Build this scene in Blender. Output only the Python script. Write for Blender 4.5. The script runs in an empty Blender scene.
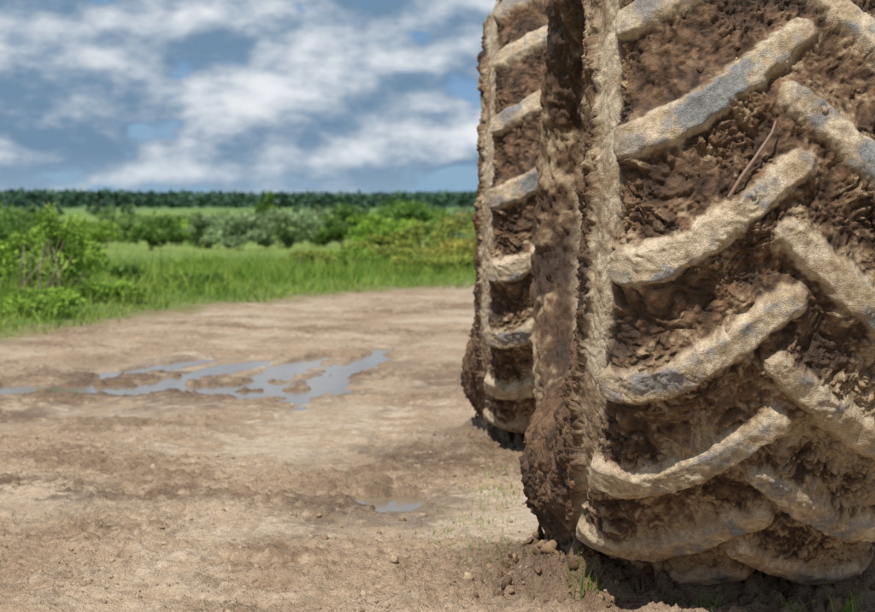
import bpy, bmesh, math, numpy as np
from mathutils import Vector, Matrix, Euler
rng=np.random.default_rng(7)
scene=bpy.context.scene
scene.view_settings.view_transform='Standard'
scene.view_settings.look='None'
scene.view_settings.exposure=0

# ---------------------------------------------------------------- noise
_perm=np.random.default_rng(11).permutation(256).astype(np.int64)
_perm=np.concatenate([_perm,_perm,_perm])
_g=np.random.default_rng(12).normal(size=(256,3)); _g/=np.linalg.norm(_g,axis=1)[:,None]
_g=_g.astype(np.float32)
def perlin(P):
    P=np.asarray(P,dtype=np.float32)
    I=np.floor(P).astype(np.int64); F=P-I; I&=255
    u=F*F*F*(F*(F*6-15)+10)
    out=0
    for dx in (0,1):
        a=_perm[I[:,0]+dx]
        wx=u[:,0] if dx else 1-u[:,0]
        for dy in (0,1):
            b=_perm[a+((I[:,1]+dy)&255)]
            wy=u[:,1] if dy else 1-u[:,1]
            for dz in (0,1):
                c=_perm[b+((I[:,2]+dz)&255)]
                wz=u[:,2] if dz else 1-u[:,2]
                g=_g[c]
                d=g[:,0]*(F[:,0]-dx)+g[:,1]*(F[:,1]-dy)+g[:,2]*(F[:,2]-dz)
                out=out+wx*wy*wz*d
    return out*1.6
def fbm(P,s,o=3,off=0.0):
    r=0;a=1;t=0
    for i in range(o):
        r=r+a*perlin(P*s+off+i*17.3); t+=a; a*=.5; s*=2.03
    return r/t
def billow(P,s,o=2,off=0.0):
    r=0;a=1;t=0
    for i in range(o):
        r=r+a*np.abs(perlin(P*s+off+i*9.7)); t+=a; a*=.5; s*=2.1
    return r/t
def sst(a,b,x):
    t=np.clip((x-a)/(b-a),0,1); return t*t*(3-2*t)
def lerp(a,b,t):
    a=np.asarray(a,dtype=np.float32);b=np.asarray(b,dtype=np.float32)
    t=np.asarray(t)[:,None]
    return a*(1-t)+b*t
def mixto(c,colr,t): return c*(1-t[:,None])+np.array(colr)*t[:,None]

# ---------------------------------------------------------------- mesh helpers
def mesh_from(name,V,Fc,k,smooth=True,attrs=None):
    me=bpy.data.meshes.new(name)
    V=np.ascontiguousarray(V,dtype=np.float32); Fc=np.ascontiguousarray(Fc,dtype=np.int32)
    me.vertices.add(len(V)); me.vertices.foreach_set('co',V.ravel())
    me.loops.add(Fc.size); me.loops.foreach_set('vertex_index',Fc.ravel())
    me.polygons.add(len(Fc)); me.polygons.foreach_set('loop_start',np.arange(len(Fc),dtype=np.int32)*k)
    me.update(calc_edges=True)
    if smooth: me.shade_smooth()
    if attrs:
        for n,a in attrs.items():
            if a.ndim==2:
                at=me.attributes.new(n,'FLOAT_COLOR','POINT')
                c=np.ones((len(V),4),dtype=np.float32); c[:,:3]=a
                at.data.foreach_set('color',c.ravel())
            else:
                at=me.attributes.new(n,'FLOAT','POINT')
                at.data.foreach_set('value',np.ascontiguousarray(a,dtype=np.float32))
    return me
def add_obj(name,me,mat=None,parent=None):
    o=bpy.data.objects.new(name,me); scene.collection.objects.link(o)
    if mat and me and not me.materials: me.materials.append(mat)
    if parent: o.parent=parent
    return o
def grid_faces(nu,nv,wrapu=False):
    iu=np.arange(nu if wrapu else nu-1); iv=np.arange(nv-1)
    a,b=np.meshgrid(iu,iv,indexing='ij'); a2=(a+1)%nu
    return np.stack([a*nv+b,a2*nv+b,a2*nv+b+1,a*nv+b+1],-1).reshape(-1,4)
def lathe(name,prof,n,mat,parent):
    th=np.linspace(0,2*math.pi,n,endpoint=False)
    prof=np.array(prof)
    V=np.stack([np.broadcast_to(prof[None,:,0],(n,len(prof))),-np.cos(th)[:,None]*prof[None,:,1],np.sin(th)[:,None]*prof[None,:,1]],-1).reshape(-1,3)
    return add_obj(name,mesh_from(name,V,grid_faces(n,len(prof),True),4),mat,parent)

# ---------------------------------------------------------------- materials
def newmat(name):
    m=bpy.data.materials.new(name); m.use_nodes=True
    nt=m.node_tree; b=nt.nodes['Principled BSDF']
    return m,nt,b
def attr_mat(name,rough=.9,scales=(60,250),bump=.5,bdist=.003,var=.35,spec=.2,rough_attr=False):
    m,nt,b=newmat(name); N=nt.nodes; L=nt.links
    at=N.new('ShaderNodeAttribute'); at.attribute_name='col'
    tc=N.new('ShaderNodeTexCoord')
    n1=N.new('ShaderNodeTexNoise'); n1.inputs['Scale'].default_value=scales[0]; n1.inputs['Detail'].default_value=4; n1.inputs['Roughness'].default_value=.68
    n2=N.new('ShaderNodeTexNoise'); n2.inputs['Scale'].default_value=scales[1]; n2.inputs['Detail'].default_value=2; n2.inputs['Roughness'].default_value=.7
    L.new(tc.outputs['Object'],n1.inputs['Vector']); L.new(tc.outputs['Object'],n2.inputs['Vector'])
    ad=N.new('ShaderNodeMath'); ad.operation='ADD'
    L.new(n1.outputs['Fac'],ad.inputs[0]); L.new(n2.outputs['Fac'],ad.inputs[1])
    mr=N.new('ShaderNodeMapRange'); mr.inputs['From Min'].default_value=.65; mr.inputs['From Max'].default_value=1.35
    mr.inputs['To Min'].default_value=1-var; mr.inputs['To Max'].default_value=1+var
    L.new(ad.outputs[0],mr.inputs['Value'])
    vm=N.new('ShaderNodeVectorMath'); vm.operation='SCALE'
    L.new(at.outputs['Color'],vm.inputs[0]); L.new(mr.outputs['Result'],vm.inputs['Scale'])
    L.new(vm.outputs['Vector'],b.inputs['Base Color'])
    bp=N.new('ShaderNodeBump'); bp.inputs['Strength'].default_value=bump; bp.inputs['Distance'].default_value=bdist
    L.new(ad.outputs[0],bp.inputs['Height']); L.new(bp.outputs['Normal'],b.inputs['Normal'])
    b.inputs['Specular IOR Level'].default_value=spec
    if rough_attr:
        ra=N.new('ShaderNodeAttribute'); ra.attribute_name='rough'
        L.new(ra.outputs['Fac'],b.inputs['Roughness'])
    else: b.inputs['Roughness'].default_value=rough
    return m
def leaf_mat(name,trans=.35):
    m,nt,b=newmat(name); N=nt.nodes; L=nt.links
    at=N.new('ShaderNodeAttribute'); at.attribute_name='col'
    L.new(at.outputs['Color'],b.inputs['Base Color']); b.inputs['Roughness'].default_value=.6
    b.inputs['Specular IOR Level'].default_value=.25
    if trans>0:
        tr=N.new('ShaderNodeBsdfTranslucent'); L.new(at.outputs['Color'],tr.inputs['Color'])
        mx=N.new('ShaderNodeMixShader'); mx.inputs[0].default_value=trans
        L.new(b.outputs[0],mx.inputs[1]); L.new(tr.outputs[0],mx.inputs[2])
        L.new(mx.outputs[0],N['Material Output'].inputs['Surface'])
    return m
mat_tire=attr_mat('muddy_rubber',scales=(75,330),bump=.9,bdist=.0035,var=.5,rough_attr=True,spec=.3)
mat_clod=attr_mat('mud_clod',scales=(80,300),bump=.8,bdist=.003,var=.4,spec=.15)
mat_ground=attr_mat('dirt_ground',scales=(34,160),bump=1.0,bdist=.009,var=.36,rough_attr=True,spec=.25)
mat_leaf=leaf_mat('foliage',.3)
mat_grass=leaf_mat('grass_blades',.35)
mat_far=leaf_mat('far_foliage',0)

# ---------------------------------------------------------------- TIRE
RAD=.93
PITCH=360/21.
TH0=5.4
pp=np.array([(0,.900),(.1,.898),(.2,.889),(.27,.873),(.308,.848),(.330,.815),(.356,.77),(.375,.71),(.378,.65),(.365,.59),(.33,.55),(.30,.53),(.275,.50)])
full=np.concatenate([pp[::-1]*[-1,1],pp[1:]])
def resample(P,step):
    d=np.r_[0,np.cumsum(np.hypot(*np.diff(P,axis=0).T))]
    t=np.linspace(0,d[-1],2000); X=np.stack([np.interp(t,d,P[:,0]),np.interp(t,d,P[:,1])],1)
    k=np.hanning(61);k/=k.sum()
    Xp=np.pad(X,((30,30),(0,0)),mode='edge'); X=np.stack([np.convolve(Xp[:,i],k,'valid') for i in (0,1)],1)
    d=np.r_[0,np.cumsum(np.hypot(*np.diff(X,axis=0).T))]
    t=np.linspace(0,d[-1],int(d[-1]/step)); 
    return np.stack([np.interp(t,d,X[:,0]),np.interp(t,d,X[:,1])],1),t-d[-1]/2
prof,q=resample(full,.0028)
tang=np.gradient(prof,axis=0); tang/=np.linalg.norm(tang,axis=1)[:,None]
nrm=np.stack([-tang[:,1],tang[:,0]],1)
th_f=np.arange(-108,58,.0028/.93*180/math.pi)
th_c=np.arange(58,252,.8)
TH=np.concatenate([th_f,th_c])
nu,nv=len(TH),len(q)
thg=np.repeat(TH,nv); qg=np.tile(q,nu); sg=np.tile(prof[:,0],nu); rg=np.tile(prof[:,1],nu)
ns=np.tile(nrm[:,0],nu); nr=np.tile(nrm[:,1],nu)
tr=np.radians(thg)
bul=.030*np.exp(-((thg+90)/26)**2)*sst(.3,.45,np.abs(qg))*np.sign(qg)
base=np.stack([-(sg+bul),-rg*np.cos(tr),rg*np.sin(tr)],1).astype(np.float32)
wv=np.stack([perlin(base*14+3),perlin(base*14+40),perlin(base*14+80)],1)*.022+np.stack([perlin(base*45+3),perlin(base*45+40),perlin(base*45+80)],1)*.006
bw=(base+wv).astype(np.float32)
def lug_shape(theta,qq0):
    best=np.full(len(theta),9.,dtype=np.float32)
    for sgn,off in ((1,0),(-1,-PITCH/2)):
        qq=sgn*qq0
        ph=np.mod(theta-TH0-off,PITCH)
        ts=np.linspace(0,1,6); qs=-.006+ts*.322
        aa=-14.4*(1-(1-np.clip(qs/.318,0,1))**1.35)
        pts=np.stack([np.radians(aa)*RAD,qs],1)
        for k in (-1,0,1,2):
            X=np.radians(ph-k*PITCH)*RAD
            for i in range(5):
                a=pts[i];b=pts[i+1];ab=b-a
                t=np.clip(((X-a[0])*ab[0]+(qq-a[1])*ab[1])/(ab@ab),0,1)
                d=np.hypot(X-a[0]-t*ab[0],qq-a[1]-t*ab[1])
                w=.024+.010*((i+t)/5)
                best=np.minimum(best,d-w)
    return best
aq=np.abs(qg)
nA=fbm(base,7,3); nB=fbm(base,20,3,5.); b1=billow(bw,20,2); b2=billow(bw,52,2,3.); b3=np.abs(perlin(bw*115)); b4=perlin(base*150)
nC=fbm(base,9,4,31.); nD=fbm(base,6,3,131.)
ld=lug_shape(thg,qg)+nB*.013+fbm(base,50,2,77.)*.006
f=1-sst(-.008,.028,ld)
f=f**.75
shoulder=1-sst(.325,.385,aq)
lcake=sst(-.1,.2,nD+nA*.4)
lug_h=.058*f*shoulder + (b2*.009*lcake+nB*.008+b3*.003*lcake+nA*.008)*f
side=sst(.335,.39,aq)
deep=sst(.0,.06,ld)
smear=.30+.70*sst(-.18,.14,nD)
mud_h=.006+.024*nA+.030*b1+(.021*b2+.013*b3+.0025*b4)*smear+.016*(1-deep)
mud_h=mud_h*(1-side)
q_s=aq
lowk=1-sst(-62,-32,thg)
led=sst(.455,.480,q_s+nB*.035+.105*lowk)*(1-sst(.66,.74,q_s))
side_h=(.004+nA*.008+b1*.010+b2*.003)*side+led*(.004+((.026-.012*lowk)*b1+.012*b2+.007*b3)*(.5+.5*smear)+.012*nA)
side_h=side_h+led*lowk*(.016+.016*nA+.006*b1)
k=.008
def smax(a,b,k):
    h=np.clip(.5+.5*(b-a)/k,0,1); return a*(1-h)+b*h+k*h*(1-h)
H=smax(mud_h,lug_h,k)+side_h
V=base+np.stack([-ns*H,-nr*H*np.cos(tr),nr*H*np.sin(tr)],1)
TAN=(.54,.44,.315);TAN2=(.36,.268,.168);BR=(.175,.102,.058);DK=(.055,.032,.020);RUB=(.15,.16,.172)
lm=np.clip((lug_h-mud_h+.002)/.014,0,1)*shoulder
n1=fbm(base,4,3,71.); n2=fbm(base,16,3,91.); n3=fbm(base,40,3,51.)
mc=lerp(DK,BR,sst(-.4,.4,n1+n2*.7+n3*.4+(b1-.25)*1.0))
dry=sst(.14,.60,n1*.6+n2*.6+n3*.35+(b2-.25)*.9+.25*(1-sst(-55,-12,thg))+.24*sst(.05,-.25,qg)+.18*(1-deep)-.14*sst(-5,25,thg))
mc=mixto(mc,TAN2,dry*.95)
lc=lerp(TAN2,TAN,sst(-.4,.3,n2+n3*.6))
rub=sst(-.02,.30,nC+n3*.35-.08+.20*sst(-15,15,thg))*sst(.75,1.,f)*(1-sst(.25,.36,aq)*.6)*.85
lc=lc*(1-rub[:,None])+(np.array(RUB)*(1+.5*n3[:,None]))*rub[:,None]
dcr=sst(.0,.35,nA*.6+n3*.8+n2*.3)*.65*(1-rub)
lc=mixto(lc,BR,dcr)
col=mc*(1-lm[:,None])+lc*lm[:,None]
sc=lerp(TAN2,TAN,sst(-.3,.3,n2)); dkm=sst(-.15,.35,n1+n3*.5); sc=mixto(sc,BR,.75*dkm)
lcz=lerp(DK,BR,sst(-.3,.5,n1+n2*.6)); tdry=sst(.30,.65,n1*.5+n2*.6+n3*.3+.25*sst(-20,10,thg)-.2*lowk)
lcz=mixto(lcz,TAN2,tdry)
sc=sc*(1-led[:,None])+lcz*led[:,None]
col=col*(1-side[:,None])+sc*side[:,None]
crease_shade=sst(.02,.13,b1)*.4+sst(.0,.12,b2)*.3+.3  # shade painted into the mud colour, darkest in the creases of the relief
col=col*(crease_shade[:,None]*(1-lm[:,None])+lm[:,None])
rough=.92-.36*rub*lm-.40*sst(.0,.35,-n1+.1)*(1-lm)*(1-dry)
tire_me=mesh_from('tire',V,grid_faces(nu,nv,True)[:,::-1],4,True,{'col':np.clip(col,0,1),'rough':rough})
tire_me.materials.append(mat_tire)

def ico(sub):
    bm=bmesh.new(); bmesh.ops.create_icosphere(bm,subdivisions=sub,radius=1)
    v=np.array([x.co[:] for x in bm.verts]); fc=np.array([[x.index for x in p.verts] for p in bm.faces]); bm.free(); return v,fc
def rand_rot(n):
    qn=rng.normal(size=(n,4)); qn/=np.linalg.norm(qn,axis=1)[:,None]
    w,x,y,z=qn.T
    return np.stack([1-2*(y*y+z*z),2*(x*y-z*w),2*(x*z+y*w),2*(x*y+z*w),1-2*(x*x+z*z),2*(y*z-x*w),2*(x*z-y*w),2*(y*z+x*w),1-2*(x*x+y*y)],1).reshape(n,3,3)
def lumps(name,P,S,C,sub=2,jit=.22,smooth=False,squash=.55):
    tv,tf=ico(sub); n=len(P)
    R=rand_rot(n)
    sc=1-rng.random((n,1,3))*squash
    v=tv[None]*(1+rng.normal(size=(n,len(tv),1))*jit)*sc
    v=np.einsum('nij,nkj->nki',R,v)*S[:,None,None]+P[:,None,:]
    F=(tf[None]+np.arange(n)[:,None,None]*len(tv)).reshape(-1,3)
    return mesh_from(name,v.reshape(-1,3),F,3,smooth,{'col':np.repeat(C,len(tv),0)})
w=((1-lm)*(1-side+led)*(.05+sst(-.1,.4,nB)*1.5)*(thg<56)*(aq<.62)*smear+.02*(aq<.33)*(thg<56)); w/=w.sum()
idx=rng.choice(len(w),4200,p=w)
S=np.exp(rng.normal(-5.9,.5,len(idx))).clip(.0013,.009)
me_cr=lumps('mud_crumbs',V[idx]-np.stack([-ns,-nr*np.cos(tr),nr*np.sin(tr)],1)[idx]*.001,S,np.clip(col[idx]*(1+rng.normal(size=(len(idx),1))*.2)*1.1,0,1),2,.25)
me_cr.materials.append(mat_clod)

m_rim,nt,b=newmat('muddy_steel'); b.inputs['Base Color'].default_value=(.30,.20,.08,1); b.inputs['Roughness'].default_value=.7
nz=nt.nodes.new('ShaderNodeTexNoise'); nz.inputs['Scale'].default_value=9; nz.inputs['Detail'].default_value=8
cr=nt.nodes.new('ShaderNodeValToRGB'); cr.color_ramp.elements[0].position=.42; cr.color_ramp.elements[0].color=(.16,.095,.05,1); cr.color_ramp.elements[1].position=.62; cr.color_ramp.elements[1].color=(.45,.30,.06,1)
nt.links.new(nz.outputs['Fac'],cr.inputs['Fac']); nt.links.new(cr.outputs['Color'],b.inputs['Base Color'])
m_twig,nt,b=newmat('dry_twig'); b.inputs['Base Color'].default_value=(.26,.17,.12,1); b.inputs['Roughness'].default_value=.9

def wheel(loc,rotx,yaw,camber,name='tractor_wheel'):
    e=bpy.data.objects.new(name,None); scene.collection.objects.link(e)
    e.location=loc
    M=Matrix.Rotation(math.radians(yaw),4,'Z')@Matrix.Rotation(math.radians(camber),4,'Y')@Matrix.Rotation(math.radians(rotx),4,'X')
    e.rotation_euler=M.to_euler()
    add_obj('tire',tire_me,None,e); add_obj('mud_crumbs',me_cr,None,e)
    lathe('rim',[(-.28,.52),(-.29,.50),(-.27,.47),(-.1,.44),(.1,.44),(.27,.47),(.29,.50),(.28,.52)],96,m_rim,e)
    lathe('wheel_disc',[(-.05,.445),(-.08,.38),(-.14,.33),(-.16,.22),(-.13,.17),(-.22,.15),(-.24,.11),(-.24,.0)],64,m_rim,e)
    for k in range(10):
        a=k*math.tau/10
        bm=bmesh.new(); bmesh.ops.create_cone(bm,cap_ends=True,segments=6,radius1=.018,radius2=.016,depth=.03)
        me=bpy.data.meshes.new('bolt'); bm.to_mesh(me); bm.free()
        o=add_obj('wheel_bolt_%d'%(k+1),me,m_rim,e); o.rotation_euler=(0,math.pi/2,0); o.location=(-.165,.27*math.cos(a),.27*math.sin(a))
    return e
w1=wheel((.700,5.0,.925),0,1.6,2.2)
w2=wheel((.572,7.88,.925),7.0,-2.2,1.6)
def tube(name,pts,r,mat,parent=None):
    cu=bpy.data.curves.new(name,'CURVE'); cu.dimensions='3D'; cu.bevel_depth=1; cu.bevel_resolution=2
    sp=cu.splines.new('POLY'); sp.points.add(len(pts)-1)
    for i,p in enumerate(pts):
        sp.points[i].co=(*p,1); sp.points[i].radius=r*(1-.6*i/len(pts))
    o=bpy.data.objects.new(name,cu); scene.collection.objects.link(o); cu.materials.append(mat)
    if parent:o.parent=parent
    return o
def tpos(th,qv,h):
    i=np.argmin(np.abs(q-qv)); r=prof[i,1]+h; t=math.radians(th); return (-prof[i,0],-r*math.cos(t),r*math.sin(t))
tube('twig',[tpos(1.0,.135,.035),tpos(3.5,.115,.055),tpos(6,.088,.052),tpos(9,.055,.056),tpos(10.5,.047,.052)],.0045,m_twig,w1)

# ---------------------------------------------------------------- GROUND
left_edge=np.array([(-3.9,-60),(-3.9,0),(-3.65,6),(-3.35,10),(-2.94,13.1),(-2.58,15.0),(-2.1,17.2),(-1.33,19.2),(-.39,21),(.5,22.3),(2.5,24.2),(6,27),(15,31),(60,40)],float)
right_edge=np.array([(60,32),(15,24),(8,19),(5.8,14),(5,8),(5,-60)],float)
poly=np.concatenate([left_edge,right_edge])
def poly_sd(X,Y,P,closed=True):
    n=len(P); d=np.full(X.shape,1e9); inside=np.zeros(X.shape,bool)
    for i in range(n):
        a=P[i]; b=P[(i+1)%n]; e=b-a
        t=np.clip(((X-a[0])*e[0]+(Y-a[1])*e[1])/(e@e),0,1)
        d=np.minimum(d,np.hypot(X-a[0]-t*e[0],Y-a[1]-t*e[1]))
        c=((a[1]>Y)!=(b[1]>Y)); 
        with np.errstate(all='ignore'):
            xi=a[0]+(Y-a[1])*e[0]/(e[1] if e[1]!=0 else 1e-9)
        inside^=(c&(X<xi))
    return np.where(inside,d,-d)
def terrain(dist_out):
    d=np.maximum(dist_out-2,0)
    return -2.9*(1-np.exp(-d/120))
def geo(start,end,step,ratio):
    out=[];x=start
    while x<end:
        out.append(x); x+=step; step=step*ratio
    out.append(end); return np.array(out)
xs_mid=np.arange(-2.7,1.6,.0078)
xs=np.concatenate([-geo(2.71,3500,.012,1.08)[::-1],xs_mid,geo(1.61,3500,.012,1.09)])
ys=[]; y=4.0
while y<24: ys.append(y); y+=max(.0078,y*.0020)
ys=np.concatenate([-geo(-3.98,400,.03,1.12)[::-1],np.array(ys),geo(24.05,5000,.08,1.035)])
nx,ny=len(xs),len(ys)
GX=np.repeat(xs,ny); GY=np.tile(ys,nx)
sd=poly_sd(GX,GY,poly)
P2=np.stack([GX,GY,np.zeros_like(GX)],1).astype(np.float32)
near=(np.abs(GX)<9)&(GY<32)&(GY>-5)
wp=np.zeros_like(P2)
wp[near]=np.stack([perlin(P2[near]*7+3),perlin(P2[near]*7+40),0*P2[near][:,0]],1)*.04+np.stack([perlin(P2[near]*30+3),perlin(P2[near]*30+40),0*P2[near][:,0]],1)*.012
P2w=P2+wp
def nf(fn,*a):
    r=np.zeros(len(P2),np.float32); r[near]=fn(P2w[near],*a); return r
Pr=np.stack([sd*1.0,GY*.22,np.zeros_like(GX)],1).astype(np.float32)+wp
Pd=np.stack([(GX*.93-GY*.37)*.35,(GX*.37+GY*.93)*1.0,np.zeros_like(GX)],1).astype(np.float32)+wp
def nfr(fn,PP,*a):
    r=np.zeros(len(PP),np.float32); r[near]=fn(PP[near],*a); return r
g1=nf(fbm,1.1,3); g2=nf(fbm,5,3,4.); g3=nf(billow,14,2,8.); g4=nf(billow,40,2,2.); g5=nf(lambda p:perlin(p*110)); g6=nf(fbm,22,3,14.)
st=nfr(fbm,Pr,2.2,4,20.); st2=nfr(fbm,Pr,7,3,40.); sdg=nfr(fbm,Pd,1.3,5,60.)
inroad=sst(-.15,.25,sd+g2*.35+g1*.3)
z=.012*g1+.010*g2+.024*st2+.014*st
z=np.log1p(np.exp((z+.002)/.006))*.006-.004
fore=1-sst(6,9,GY)
rough_zone=sst(-.15,.25,g1+.5*sdg+.3*g2+.2*g6+.16*fore)
z+= (g3*.024+g4*.016+g5*.0032)*(.25+.75*rough_zone)*(1+.5*fore)
for cx,wd in ((.72,.34),):
    m=sst(wd+.12,wd-.02,np.abs(GX-cx)+g2*.03)
    bars=np.abs(np.mod((GY+np.abs(GX-cx)*.8)/.27,1)-.5)*2
    z+=m*sst(.35,.7,bars)*.016*(GY<4.5)-m*.012*(GY<4.6)
rut=np.zeros_like(GX)
for u0 in (1.15,1.75,2.6,3.3,4.1):
    m=np.exp(-((sd-u0+.16*g1)/.17)**2)*inroad*(GY>4)*near
    ph=np.abs(np.mod(GY/.26+ (sd-u0)*1.6,1)-.5)*2
    on=sst(-.15,.25,st+.1)
    z+=-m*.014+m*.015*sst(.3,.7,ph)*on
    rut=np.maximum(rut,m*(1-.7*sst(.3,.7,ph)*on))
def ell(cx,cy,rx,ry,ang):
    a=math.radians(ang); dx=GX-cx; dy=GY-cy
    u=dx*math.cos(a)-dy*math.sin(a); v=dx*math.sin(a)+dy*math.cos(a)
    return np.sqrt((u/rx)**2+(v/ry)**2)
dep=np.zeros_like(GX)
for e in [(-.86,11.2,.13,1.4,7),(-.50,11.1,.14,1.8,6),(-.78,9.85,.22,.50,80),(-1.45,10.05,.30,.85,74),(-2.0,10.1,.24,.5,75),(-1.28,10.9,.14,1.1,14),(-1.65,11.2,.12,.9,18),(-.16,6.25,.12,.20,0)]:
    r=ell(*e)+g2*.55+st2*.40+g1*.2+g6*.15
    dep=np.maximum(dep,1-sst(.5,1.25,r))
wetfield=np.zeros_like(GX)
for e in [(-1.2,10.5,1.9,2.0,0),(-.2,6.2,.35,.9,0),(-2.6,8.8,1.2,.6,0),(-.1,7.2,.5,.6,0),(-1.7,4.9,.8,.35,20),(-1.4,6.4,.9,.4,0)]:
    wetfield=np.maximum(wetfield,1-sst(.5,1.2,ell(*e)+g2*.8+st*.5+g1*.5+g6*.6))
z=np.where((ell(-1.2,10.9,1.6,2.6,0)<1)|(ell(-.16,6.25,.3,.4,0)<1),np.maximum(z,-.005),z)
z-=dep*.038
for (cx,cy,am) in ((.70,4.93,1.),(.57,7.86,.6)):
    dx=np.maximum(np.abs(GX-cx)-.37,0); dy=np.maximum(np.abs(GY-cy)-.20,0)
    dd=np.hypot(dx,dy)
    pile=np.exp(-(dd/.09)**2)
    z+=am*pile*(.035+.08*np.clip(g3*1.6+g2*.5,0,1)+.04*g4)
    z+=am*np.exp(-(dd/.30)**2)*(g3*.035+g4*.020)
zg=.03+.05*sst(0,1.2,-sd)+.05*g1+.04*g2
z=z*inroad+(1-inroad)*np.where(near,zg,.08)+terrain(np.maximum(-sd,0))
far_und=np.zeros_like(z); mfar=~near
far_und[mfar]=fbm(P2[mfar],.012,2,3.)*.5*sst(30,200,np.hypot(GX[mfar],GY[mfar]))
z+=far_und
GV=np.stack([GX,GY,z],1)
ROAD=(.41,.30,.20);ROADL=(.51,.40,.285);ROADD=(.225,.145,.087);WET_CREV=(.125,.076,.046)
c=lerp(ROAD,ROADL,sst(-.25,.35,sdg+g2*.5+st*.4+g6*.3))
dk=sst(.0,.36,g1*.35+sdg*.8+st*.5+.5*g2+.5*g6); c=mixto(c,ROADD,.82*dk)
c=mixto(c,ROADD,rut*.40)
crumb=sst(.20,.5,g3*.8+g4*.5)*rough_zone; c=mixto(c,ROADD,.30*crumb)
crev=(1-sst(.02,.12,g3))*rough_zone; c=mixto(c,WET_CREV,.6*crev)  # road colour darkened in the crevices of the crumbly relief
lightc=sst(.10,.5,-g1*.6-sdg*.5+g2*.4+g4*.3+g6*.4); c=mixto(c,(.58,.475,.36),lightc*.65)
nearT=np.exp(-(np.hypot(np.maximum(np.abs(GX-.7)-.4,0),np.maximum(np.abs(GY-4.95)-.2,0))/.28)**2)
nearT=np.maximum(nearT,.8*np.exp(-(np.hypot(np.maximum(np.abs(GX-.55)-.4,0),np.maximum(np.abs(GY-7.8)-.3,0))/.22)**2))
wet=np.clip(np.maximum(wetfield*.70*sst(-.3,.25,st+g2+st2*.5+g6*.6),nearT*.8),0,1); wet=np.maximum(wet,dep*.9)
c=mixto(c,WET_CREV,wet)
gl=fbm(P2,.02,4,3.); gl2=fbm(P2,.25,3,9.)
gc=lerp((.10,.18,.03),(.22,.28,.065),sst(-.3,.3,gl+.4*gl2))
dist=np.hypot(GX,GY)
hz=sst(300,1800,dist)[:,None]; gc=gc*(1-hz)+np.array((.12,.20,.07))*hz
soil=np.clip(np.exp(-np.maximum(-sd,0)/.35),0,1)[:,None]*.8
gc=gc*(1-soil)+np.array((.26,.20,.10))*soil
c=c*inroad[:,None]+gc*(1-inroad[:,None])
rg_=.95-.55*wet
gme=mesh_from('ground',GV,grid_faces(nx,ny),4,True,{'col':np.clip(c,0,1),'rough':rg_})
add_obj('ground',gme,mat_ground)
Zg=z.reshape(nx,ny)
def gz(x,y):
    x=np.atleast_1d(x).astype(float); y=np.atleast_1d(y).astype(float)
    i=np.clip(np.searchsorted(xs,x)-1,0,nx-2); j=np.clip(np.searchsorted(ys,y)-1,0,ny-2)
    tx=(x-xs[i])/(xs[i+1]-xs[i]); ty=(y-ys[j])/(ys[j+1]-ys[j])
    return Zg[i,j]*(1-tx)*(1-ty)+Zg[i+1,j]*tx*(1-ty)+Zg[i,j+1]*(1-tx)*ty+Zg[i+1,j+1]*tx*ty
m_w,nt,b=newmat('muddy_water'); b.inputs['Base Color'].default_value=(.22,.17,.12,1); b.inputs['Roughness'].default_value=.10; b.inputs['IOR'].default_value=1.33
nz=nt.nodes.new('ShaderNodeTexNoise'); nz.inputs['Scale'].default_value=14; bp=nt.nodes.new('ShaderNodeBump'); bp.inputs['Strength'].default_value=.3; bp.inputs['Distance'].default_value=.003
nt.links.new(nz.outputs['Fac'],bp.inputs['Height']); nt.links.new(bp.outputs['Normal'],b.inputs['Normal'])
def puddle(cx,cy,rx,ry,lvl):
    t=np.linspace(0,2*math.pi,48,endpoint=False)
    V=np.stack([cx+rx*np.cos(t),cy+ry*np.sin(t),np.full(48,lvl)],1); V=np.r_[V,[[cx,cy,lvl]]]
    F=np.array([[i,(i+1)%48,48] for i in range(48)])
    add_obj('puddle',mesh_from('puddle',V,F,3,False),m_w)
puddle(-1.2,10.9,1.45,2.35,-.0088); puddle(-.16,6.25,.22,.30,-.0085)

def clods(n,xr,yr,mu,sg_,cl,name,dens=None):
    X=rng.uniform(*xr,n);Y=rng.uniform(*yr,n)
    if dens is not None:
        k=rng.random(n)<dens(X,Y); X=X[k];Y=Y[k]
    S=np.exp(rng.normal(mu,sg_,len(X))).clip(.0015,.035)
    P=np.stack([X,Y,gz(X,Y)+S*.15],1)
    a=rng.random((len(X),1)); C=np.array(cl[0])*(1-a)+np.array(cl[1])*a
    return P,S,C
parts=[clods(15000,(-2.6,.6),(4.3,8.0),-5.8,.55,((.20,.135,.08),(.46,.35,.24)),'a',lambda X,Y:np.clip(.02+fbm(np.stack([X,Y,X*0],1),1.6,3)*1.9,0.015,1)),
 clods(3000,(.0,1.4),(4.3,5.3),-5.0,.55,((.10,.058,.033),(.30,.20,.12)),'b',lambda X,Y:np.exp(-(np.hypot(np.maximum(np.abs(X-.7)-.38,0),np.maximum(np.abs(Y-4.95)-.25,0))/.13)**2)),
 clods(600,(-.1,.9),(6.9,8.2),-5.2,.45,((.12,.07,.04),(.30,.2,.12)),'c',lambda X,Y:np.exp(-(np.hypot(np.maximum(np.abs(X-.57)-.38,0),np.maximum(np.abs(Y-7.8)-.25,0))/.15)**2)),
 clods(40,(-.6,.1),(4.5,6.0),-4.6,.35,((.26,.18,.11),(.45,.34,.23)),'d')]
P=np.concatenate([p[0] for p in parts]);S=np.concatenate([p[1] for p in parts]);C=np.concatenate([p[2] for p in parts])
cm=lumps('mud_clods',P,S,C,2,.2,squash=.6); add_obj('mud_clods',cm,mat_clod)

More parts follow.
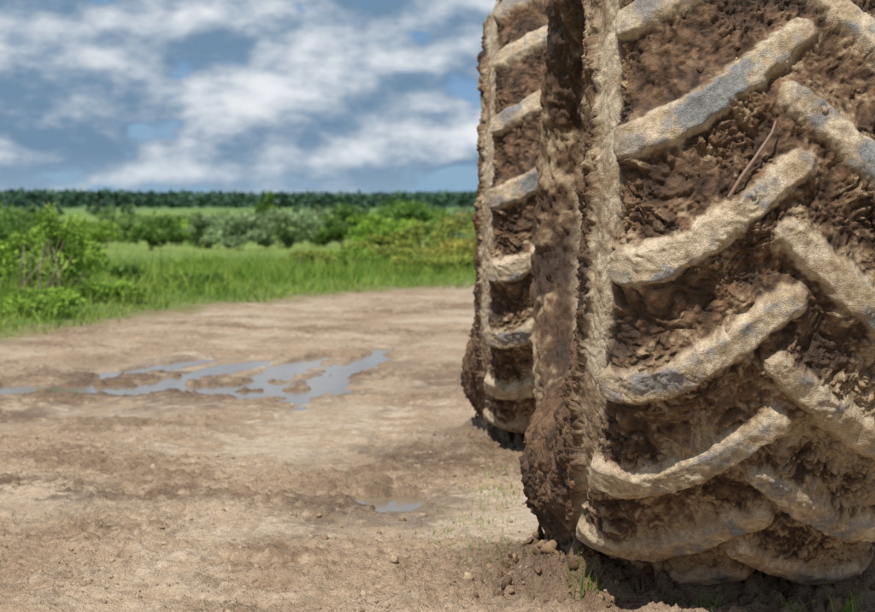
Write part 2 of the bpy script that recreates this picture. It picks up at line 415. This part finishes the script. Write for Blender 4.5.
# ---------------------------------------------------------------- VEGETATION
def blades(name,X,Y,Hh,Wd,C,lean=.35,mat=mat_grass,segs=2):
    n=len(X); B=np.stack([X,Y,gz(X,Y)-.01],1)
    a=rng.uniform(0,2*math.pi,n); wv=np.stack([np.cos(a),np.sin(a),0*a],1)*Wd[:,None]/2
    la=rng.uniform(0,2*math.pi,n); lm_=np.abs(rng.normal(0,lean,n))*Hh
    lv=np.stack([np.cos(la)*lm_,np.sin(la)*lm_,0*la],1); up=np.array([0,0,1.])*Hh[:,None]
    v=np.stack([B-wv,B+wv,B+up*.55+lv*.35-wv*.8,B+up*.55+lv*.35+wv*.8,B+up+lv],1)
    f0=np.array([[0,1,3],[0,3,2],[2,3,4]])
    F=(f0[None]+np.arange(n)[:,None,None]*5).reshape(-1,3)
    Cc=np.repeat(C,5,0)
    return add_obj(name,mesh_from(name,v.reshape(-1,3),F,3,False,{'col':np.clip(Cc.reshape(-1,3),0,1)}),mat)
GRN=[(.17,.30,.035),(.27,.37,.055),(.10,.20,.025),(.34,.38,.09)]
def gcol(n,X,Y,pal=GRN,s=.8):
    nn=fbm(np.stack([X,Y,0*X],1),s,2,13.); a=np.clip(.5+nn*1.3+rng.normal(0,.2,n),0,1)[:,None]
    b_=rng.random((n,1))
    A=np.array(pal[2])*(1-b_)+np.array(pal[0])*b_; Bc=np.array(pal[1])*(1-b_)+np.array(pal[3])*b_
    return A*(1-a)+Bc*a
n=170000
X=rng.uniform(-11,11,n);Y=rng.uniform(8,36,n)
s_=poly_sd(X,Y,poly); nn=fbm(np.stack([X,Y,0*X],1),.7,2,3.)
keep=(s_<-.02+nn*.6)&(rng.random(n)<np.where(Y<26,1,.6))&(Y<30+nn*14)
X,Y,s_,nn=X[keep],Y[keep],s_[keep],nn[keep]
hh=(.03+.08*sst(-.1,1.0,-s_)+.15*np.clip(nn,0,1))*np.exp(rng.normal(0,.45,len(X)))
blades('grass',X,Y,hh,rng.uniform(.007,.016,len(X)),gcol(len(X),X,Y),.8)
n=2500
X=rng.uniform(-10,10,n);Y=rng.uniform(13,32,n); s_=poly_sd(X,Y,poly); nn=fbm(np.stack([X,Y,0*X],1),.5,2,33.)
keep=(s_<-.5)&((nn>.12)|(X>Y*-.05)&(rng.random(n)<.5)); X,Y=X[keep],Y[keep]
blades('tall_grass',X,Y,rng.uniform(.15,.45,len(X)),rng.uniform(.006,.012,len(X)),gcol(len(X),X,Y,[(.22,.2,.07),(.2,.28,.05),(.1,.18,.03),(.33,.27,.11)]),.3)
tX=[];tY=[];tH=[]
for (cx,cy,k,h) in ((.34,4.60,26,.10),(.93,4.50,26,.07),(.62,4.52,24,.06),(.80,4.48,16,.05),(.05,5.5,80,.022),(.13,5.9,90,.03),(.2,6.4,80,.035),(.18,5.2,80,.03),(-1.25,4.9,5,.03),(.25,6.8,60,.03)):
    tX+=list(cx+rng.normal(0,.02 if h>.04 else .06,k)); tY+=list(cy+rng.normal(0,.02 if h>.04 else .16,k)); tH+=list(rng.uniform(.4,1,k)*h)
tX,tY,tH=map(np.array,(tX,tY,tH))
blades('grass_tuft',tX,tY,tH+.008,np.full(len(tX),.0030),gcol(len(tX),tX,tY),.6)

m_bark,nt,b=newmat('bark'); b.inputs['Base Color'].default_value=(.16,.12,.09,1); b.inputs['Roughness'].default_value=.9
def leaves(cs,rad,n,size,pal,upb=.5):
    k=rng.integers(0,len(cs),n); d=rng.normal(size=(n,3)); d/=np.linalg.norm(d,axis=1)[:,None]
    rr=rng.random((n,1))**.45; p=cs[k]+d*rr*rad[k]
    R=rand_rot(n); s=size*np.exp(rng.normal(0,.3,n))
    t=np.array([[-1,0,0],[0,-.45,.1],[1,0,0],[0,.45,.1]],float)
    v=np.einsum('nij,kj->nki',R,t)*s[:,None,None]+p[:,None,:]
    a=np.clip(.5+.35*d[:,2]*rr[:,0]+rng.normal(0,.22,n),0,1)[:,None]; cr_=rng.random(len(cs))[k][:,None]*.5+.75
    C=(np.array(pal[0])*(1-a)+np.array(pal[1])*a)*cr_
    return v.reshape(-1,3),np.repeat(C,4,0)
def shrub(name,x,y,w,h,n,size,pal,clumps=14,stems=7,flat=1.0):
    z0=float(gz(x,y)[0])
    e=bpy.data.objects.new(name,None); scene.collection.objects.link(e); e.location=(x,y,z0)
    a=rng.uniform(0,2*math.pi,clumps); r=np.sqrt(rng.random(clumps))*w*.36; hz_=rng.uniform(.2,.86,clumps)
    hz_=hz_*(1-.35*(r/(w*.36+1e-6))**2)
    cs=np.stack([np.cos(a)*r,np.sin(a)*r*flat,hz_*h],1)
    rad=np.stack([rng.uniform(.10,.24,clumps)*w,rng.uniform(.10,.24,clumps)*w,rng.uniform(.09,.2,clumps)*h],1)
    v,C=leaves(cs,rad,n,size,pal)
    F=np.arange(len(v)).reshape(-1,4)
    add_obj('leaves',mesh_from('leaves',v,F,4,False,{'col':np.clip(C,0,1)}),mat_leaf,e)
    for i in range(min(stems,clumps)):
        c_=cs[i]; tube('stem_%d'%(i+1),[(c_[0]*.1,c_[1]*.1,-.05),(c_[0]*.45,c_[1]*.4,c_[2]*.5),(c_[0],c_[1],c_[2]),(c_[0]*1.1,c_[1]*1.1,min(h,c_[2]*1.2))],h*.012,m_bark,e)
    return e
def at(px,d): return (px-437.5)/2000*d
FRESH=((.11,.22,.025),(.29,.43,.06)); DARK=((.06,.13,.025),(.15,.25,.045)); WIL=((.15,.22,.10),(.31,.40,.20)); OLV=((.16,.20,.04),(.38,.41,.08)); ORG=((.18,.18,.04),(.42,.37,.08))
shrub('sapling',at(50,16.8),16.8,.62,1.05,2600,.022,FRESH,18,9)
shrub('sapling',at(72,18.5),18.5,.7,.8,2200,.022,FRESH,16,7)
shrub('sapling',at(8,18.5),18.5,.9,.85,2600,.024,FRESH,14,8)
shrub('sapling',at(98,24),24,1.0,.5,2200,.028,FRESH,12,6)
shrub('shrub',at(-20,22),22,1.6,.95,3500,.03,DARK,16,8)
shrub('shrub',at(30,15.6),15.6,.9,.3,2200,.02,FRESH,18,4)
shrub('shrub',at(110,17.5),17.5,.9,.2,2000,.02,FRESH,18,4)
shrub('shrub',at(190,20),20,.8,.2,1800,.02,DARK,16,4)
tw=[]
for i in range(14):
    bx=at(36,15.9)+rng.normal(0,.14); by=15.9+rng.normal(0,.12); zb=float(gz(bx,by)[0])
    dx,dy=rng.normal(0,.15,2); hh_=rng.uniform(.3,.6)
    tw.append([(bx,by,zb-.02),(bx+dx*.5,by+dy*.5,zb+hh_*.6),(bx+dx*1.2,by+dy,zb+hh_)])
cu=bpy.data.curves.new('dead_brush','CURVE'); cu.dimensions='3D'; cu.bevel_depth=.0032; cu.bevel_resolution=1
for t in tw:
    sp=cu.splines.new('POLY'); sp.points.add(2)
    for i,p in enumerate(t): sp.points[i].co=(*p,1)
o=bpy.data.objects.new('dead_brush',cu); scene.collection.objects.link(o)
m_db,nt,b=newmat('dead_wood'); b.inputs['Base Color'].default_value=(.28,.2,.16,1); cu.materials.append(m_db)
for px,d,w_,h_,pl in ((445,27,1.3,.85,ORG),(470,30,1.4,.95,OLV),(420,31,1.2,.8,OLV),(395,29,.9,.45,OLV),(350,28,.9,.38,FRESH),(310,27,1.0,.32,OLV),(500,29,1.4,.9,OLV),(375,34,1.2,.55,OLV),(200,27,.7,.3,FRESH),(130,21,.6,.28,DARK),(460,24.5,.9,.4,OLV),(415,24,.8,.25,OLV)):
    shrub('shrub',at(px,d),d,w_,h_,2400,.026,pl,12,5)
for px,d,w_,h_,pl in ((240,78,3.0,1.7,WIL),(285,84,3.2,2.1,WIL),(315,92,3.0,1.9,WIL),(212,86,2.4,1.7,WIL),(150,80,3.2,1.6,DARK),(105,90,4,1.8,FRESH),(345,88,3.2,2.0,DARK),(380,80,3.4,1.8,FRESH),(420,84,4.0,2.2,DARK),(268,120,1.8,3.6,DARK),(20,95,4.5,2.5,DARK),(60,100,4.5,2.0,FRESH),(180,100,4,1.9,FRESH),(460,95,4.5,2.4,WIL),(400,120,5,2.9,DARK),(-40,90,5,3,DARK),(520,90,5,2.8,DARK)):
    shrub('willow_shrub' if pl is WIL else 'shrub',at(px,d),d,w_,h_,2600,.095,pl,16,5)
n=110
Y=rng.uniform(130,420,n)**1.0; X=rng.uniform(-.36,.30,n)*Y
w_=rng.uniform(2.0,7.5,n); h_=rng.uniform(.8,2.0,n)*(1+ (Y>250)*.3)
cs=[];rd=[]
for i in range(n):
    z0=float(gz(X[i],Y[i])[0])
    for k in range(4):
        cs.append((X[i]+rng.normal(0,w_[i]*.25),Y[i]+rng.normal(0,w_[i]*.25),z0+h_[i]*rng.uniform(.3,.7))); rd.append((w_[i]*.3,w_[i]*.3,h_[i]*.35))
v,C=leaves(np.array(cs),np.array(rd),30000,.24,((.08,.15,.04),(.20,.29,.08)))
add_obj('distant_shrubs',mesh_from('distant_shrubs',v,np.arange(len(v)).reshape(-1,4),4,False,{'col':np.clip(C,0,1)}),mat_leaf)
def forest(name,n,d0,d1,h0,h1,pal,size,per,spanl=-.5,spanr=.5,dens=None):
    Y=rng.uniform(d0,d1,n); X=rng.uniform(spanl,spanr,n)*Y
    if dens is not None:
        kk=fbm(np.stack([X,Y*.3,0*X],1),dens,2)>.0; X=X[kk];Y=Y[kk];n=len(X)
    h=rng.uniform(h0,h1,n)*(1+.18*fbm(np.stack([X,Y,0*X],1),.006,2)); cs=[];rd=[]
    z0=gz(X,Y)
    for k in range(3):
        cs.append(np.stack([X+rng.normal(0,1,n),Y+rng.normal(0,1,n),z0+h*(.3+.22*k)],1)); rd.append(np.stack([h*(.30-.06*k)]*2+[h*.26],1))
    v,C=leaves(np.concatenate(cs),np.concatenate(rd),n*per,size,pal)
    add_obj(name,mesh_from(name,v,np.arange(len(v)).reshape(-1,4),4,False,{'col':np.clip(C,0,1)}),mat_far)
forest('distant_forest',3600,1350,1650,10.8,12.8,((.035,.078,.05),(.06,.12,.07)),1.9,26)  # aerial haze put into the leaf colours as bluish dark greens
forest('distant_treeline',700,600,760,2.0,3.8,((.06,.11,.045),(.11,.17,.065)),.9,30,dens=.01)

# ---------------------------------------------------------------- LIGHT, SKY, CAMERA
el=math.radians(55); az=math.radians(20)
sd_=Vector((-math.sin(az)*math.cos(el),-math.cos(az)*math.cos(el),math.sin(el)))
L=bpy.data.lights.new('sun','SUN'); L.energy=4.9; L.angle=math.radians(.6); L.color=(1,.955,.88)
lo=bpy.data.objects.new('sun',L); scene.collection.objects.link(lo); lo.rotation_euler=sd_.to_track_quat('Z','Y').to_euler()
W=bpy.data.worlds.new('World'); scene.world=W; W.use_nodes=True
nt=W.node_tree; N=nt.nodes; K=nt.links; bg=N['Background']; bg.inputs['Strength'].default_value=.1
sky=N.new('ShaderNodeTexSky'); sky.sky_type='NISHITA'; sky.sun_disc=False; sky.sun_elevation=el; sky.sun_rotation=math.atan2(sd_.x,sd_.y)
tc=N.new('ShaderNodeTexCoord')
def mapn(scale,loc=(0,0,0)):
    m=N.new('ShaderNodeMapping'); m.inputs['Scale'].default_value=scale; m.inputs['Location'].default_value=loc
    K.new(tc.outputs['Generated'],m.inputs['Vector']); return m.outputs['Vector']
def noise(vec,sc,det,ro,dist=0):
    n=N.new('ShaderNodeTexNoise'); n.inputs['Scale'].default_value=sc; n.inputs['Detail'].default_value=det; n.inputs['Roughness'].default_value=ro
    n.inputs['Distortion'].default_value=dist
    K.new(vec,n.inputs['Vector']); return n.outputs['Fac']
def mth(op,a,b_=None,cl=False):
    m=N.new('ShaderNodeMath'); m.operation=op; m.use_clamp=cl
    for i,x in enumerate((a,b_)):
        if x is None: continue
        if isinstance(x,(int,float)): m.inputs[i].default_value=x
        else: K.new(x,m.inputs[i])
    return m.outputs[0]
def mrange(v,a,b_,c_=0,d_=1):
    m=N.new('ShaderNodeMapRange'); m.interpolation_type='SMOOTHSTEP'
    K.new(v,m.inputs['Value'])
    for k_,x in zip(('From Min','From Max','To Min','To Max'),(a,b_,c_,d_)): m.inputs[k_].default_value=x
    return m.outputs['Result']
def mixc(f_,a,b_):
    m=N.new('ShaderNodeMix'); m.data_type='RGBA'
    if isinstance(f_,(int,float)): m.inputs[0].default_value=f_
    else: K.new(f_,m.inputs[0])
    for s_,x in ((6,a),(7,b_)):
        if isinstance(x,tuple): m.inputs[s_].default_value=(*x,1)
        else: K.new(x,m.inputs[s_])
    return m.outputs[2]
loc=(5.3,2.9,.9)
S1=(17,17,33)
off=(-.10,0,.30)
d1=noise(mapn(S1,loc),1,8,.53)
d2=noise(mapn(S1,(loc[0]+off[0],loc[1],loc[2]+off[2])),1,8,.53)
big=noise(mapn((5,5,26),(7,2,1.3)),1,2,.5)
bigd=mth('SUBTRACT',big,.5)
dens=mrange(mth('ADD',d1,mth('MULTIPLY',bigd,.8)),.345,.425)
lit=mth('ADD',mth('MULTIPLY',mth('SUBTRACT',d1,d2),3.6),mth('MULTIPLY',bigd,2.3))
lit=mth('SUBTRACT',lit,mth('MULTIPLY',mth('SUBTRACT',d1,.5),.6))
lit=mrange(lit,-.42,.88)
sepz=N.new('ShaderNodeSeparateXYZ'); K.new(tc.outputs['Generated'],sepz.inputs[0])
cloud=mixc(lit,(1.65,2.7,4.0),(8.2,8.5,8.8))
hzf=mrange(sepz.outputs['Z'],.0,.03,.4,0)
cloud=mixc(hzf,cloud,(4.2,5.5,6.7))
gap=mixc(mrange(sepz.outputs['Z'],.0,.10),(2.4,4.3,6.4),(.8,2.5,5.6))
gap=mixc(.8,sky.outputs['Color'],gap)
fin=mixc(dens,gap,cloud)
K.new(fin,bg.inputs['Color'])

cam=bpy.data.cameras.new('camera'); co=bpy.data.objects.new('camera',cam); scene.collection.objects.link(co)
co.location=(0,0,.935); cam.lens=82.3; cam.sensor_width=36; cam.clip_end=8000; cam.clip_start=.05
co.rotation_euler=(math.radians(90-2.95),0,0)
cam.dof.use_dof=True; cam.dof.focus_distance=4.15; cam.dof.aperture_fstop=9
scene.camera=co
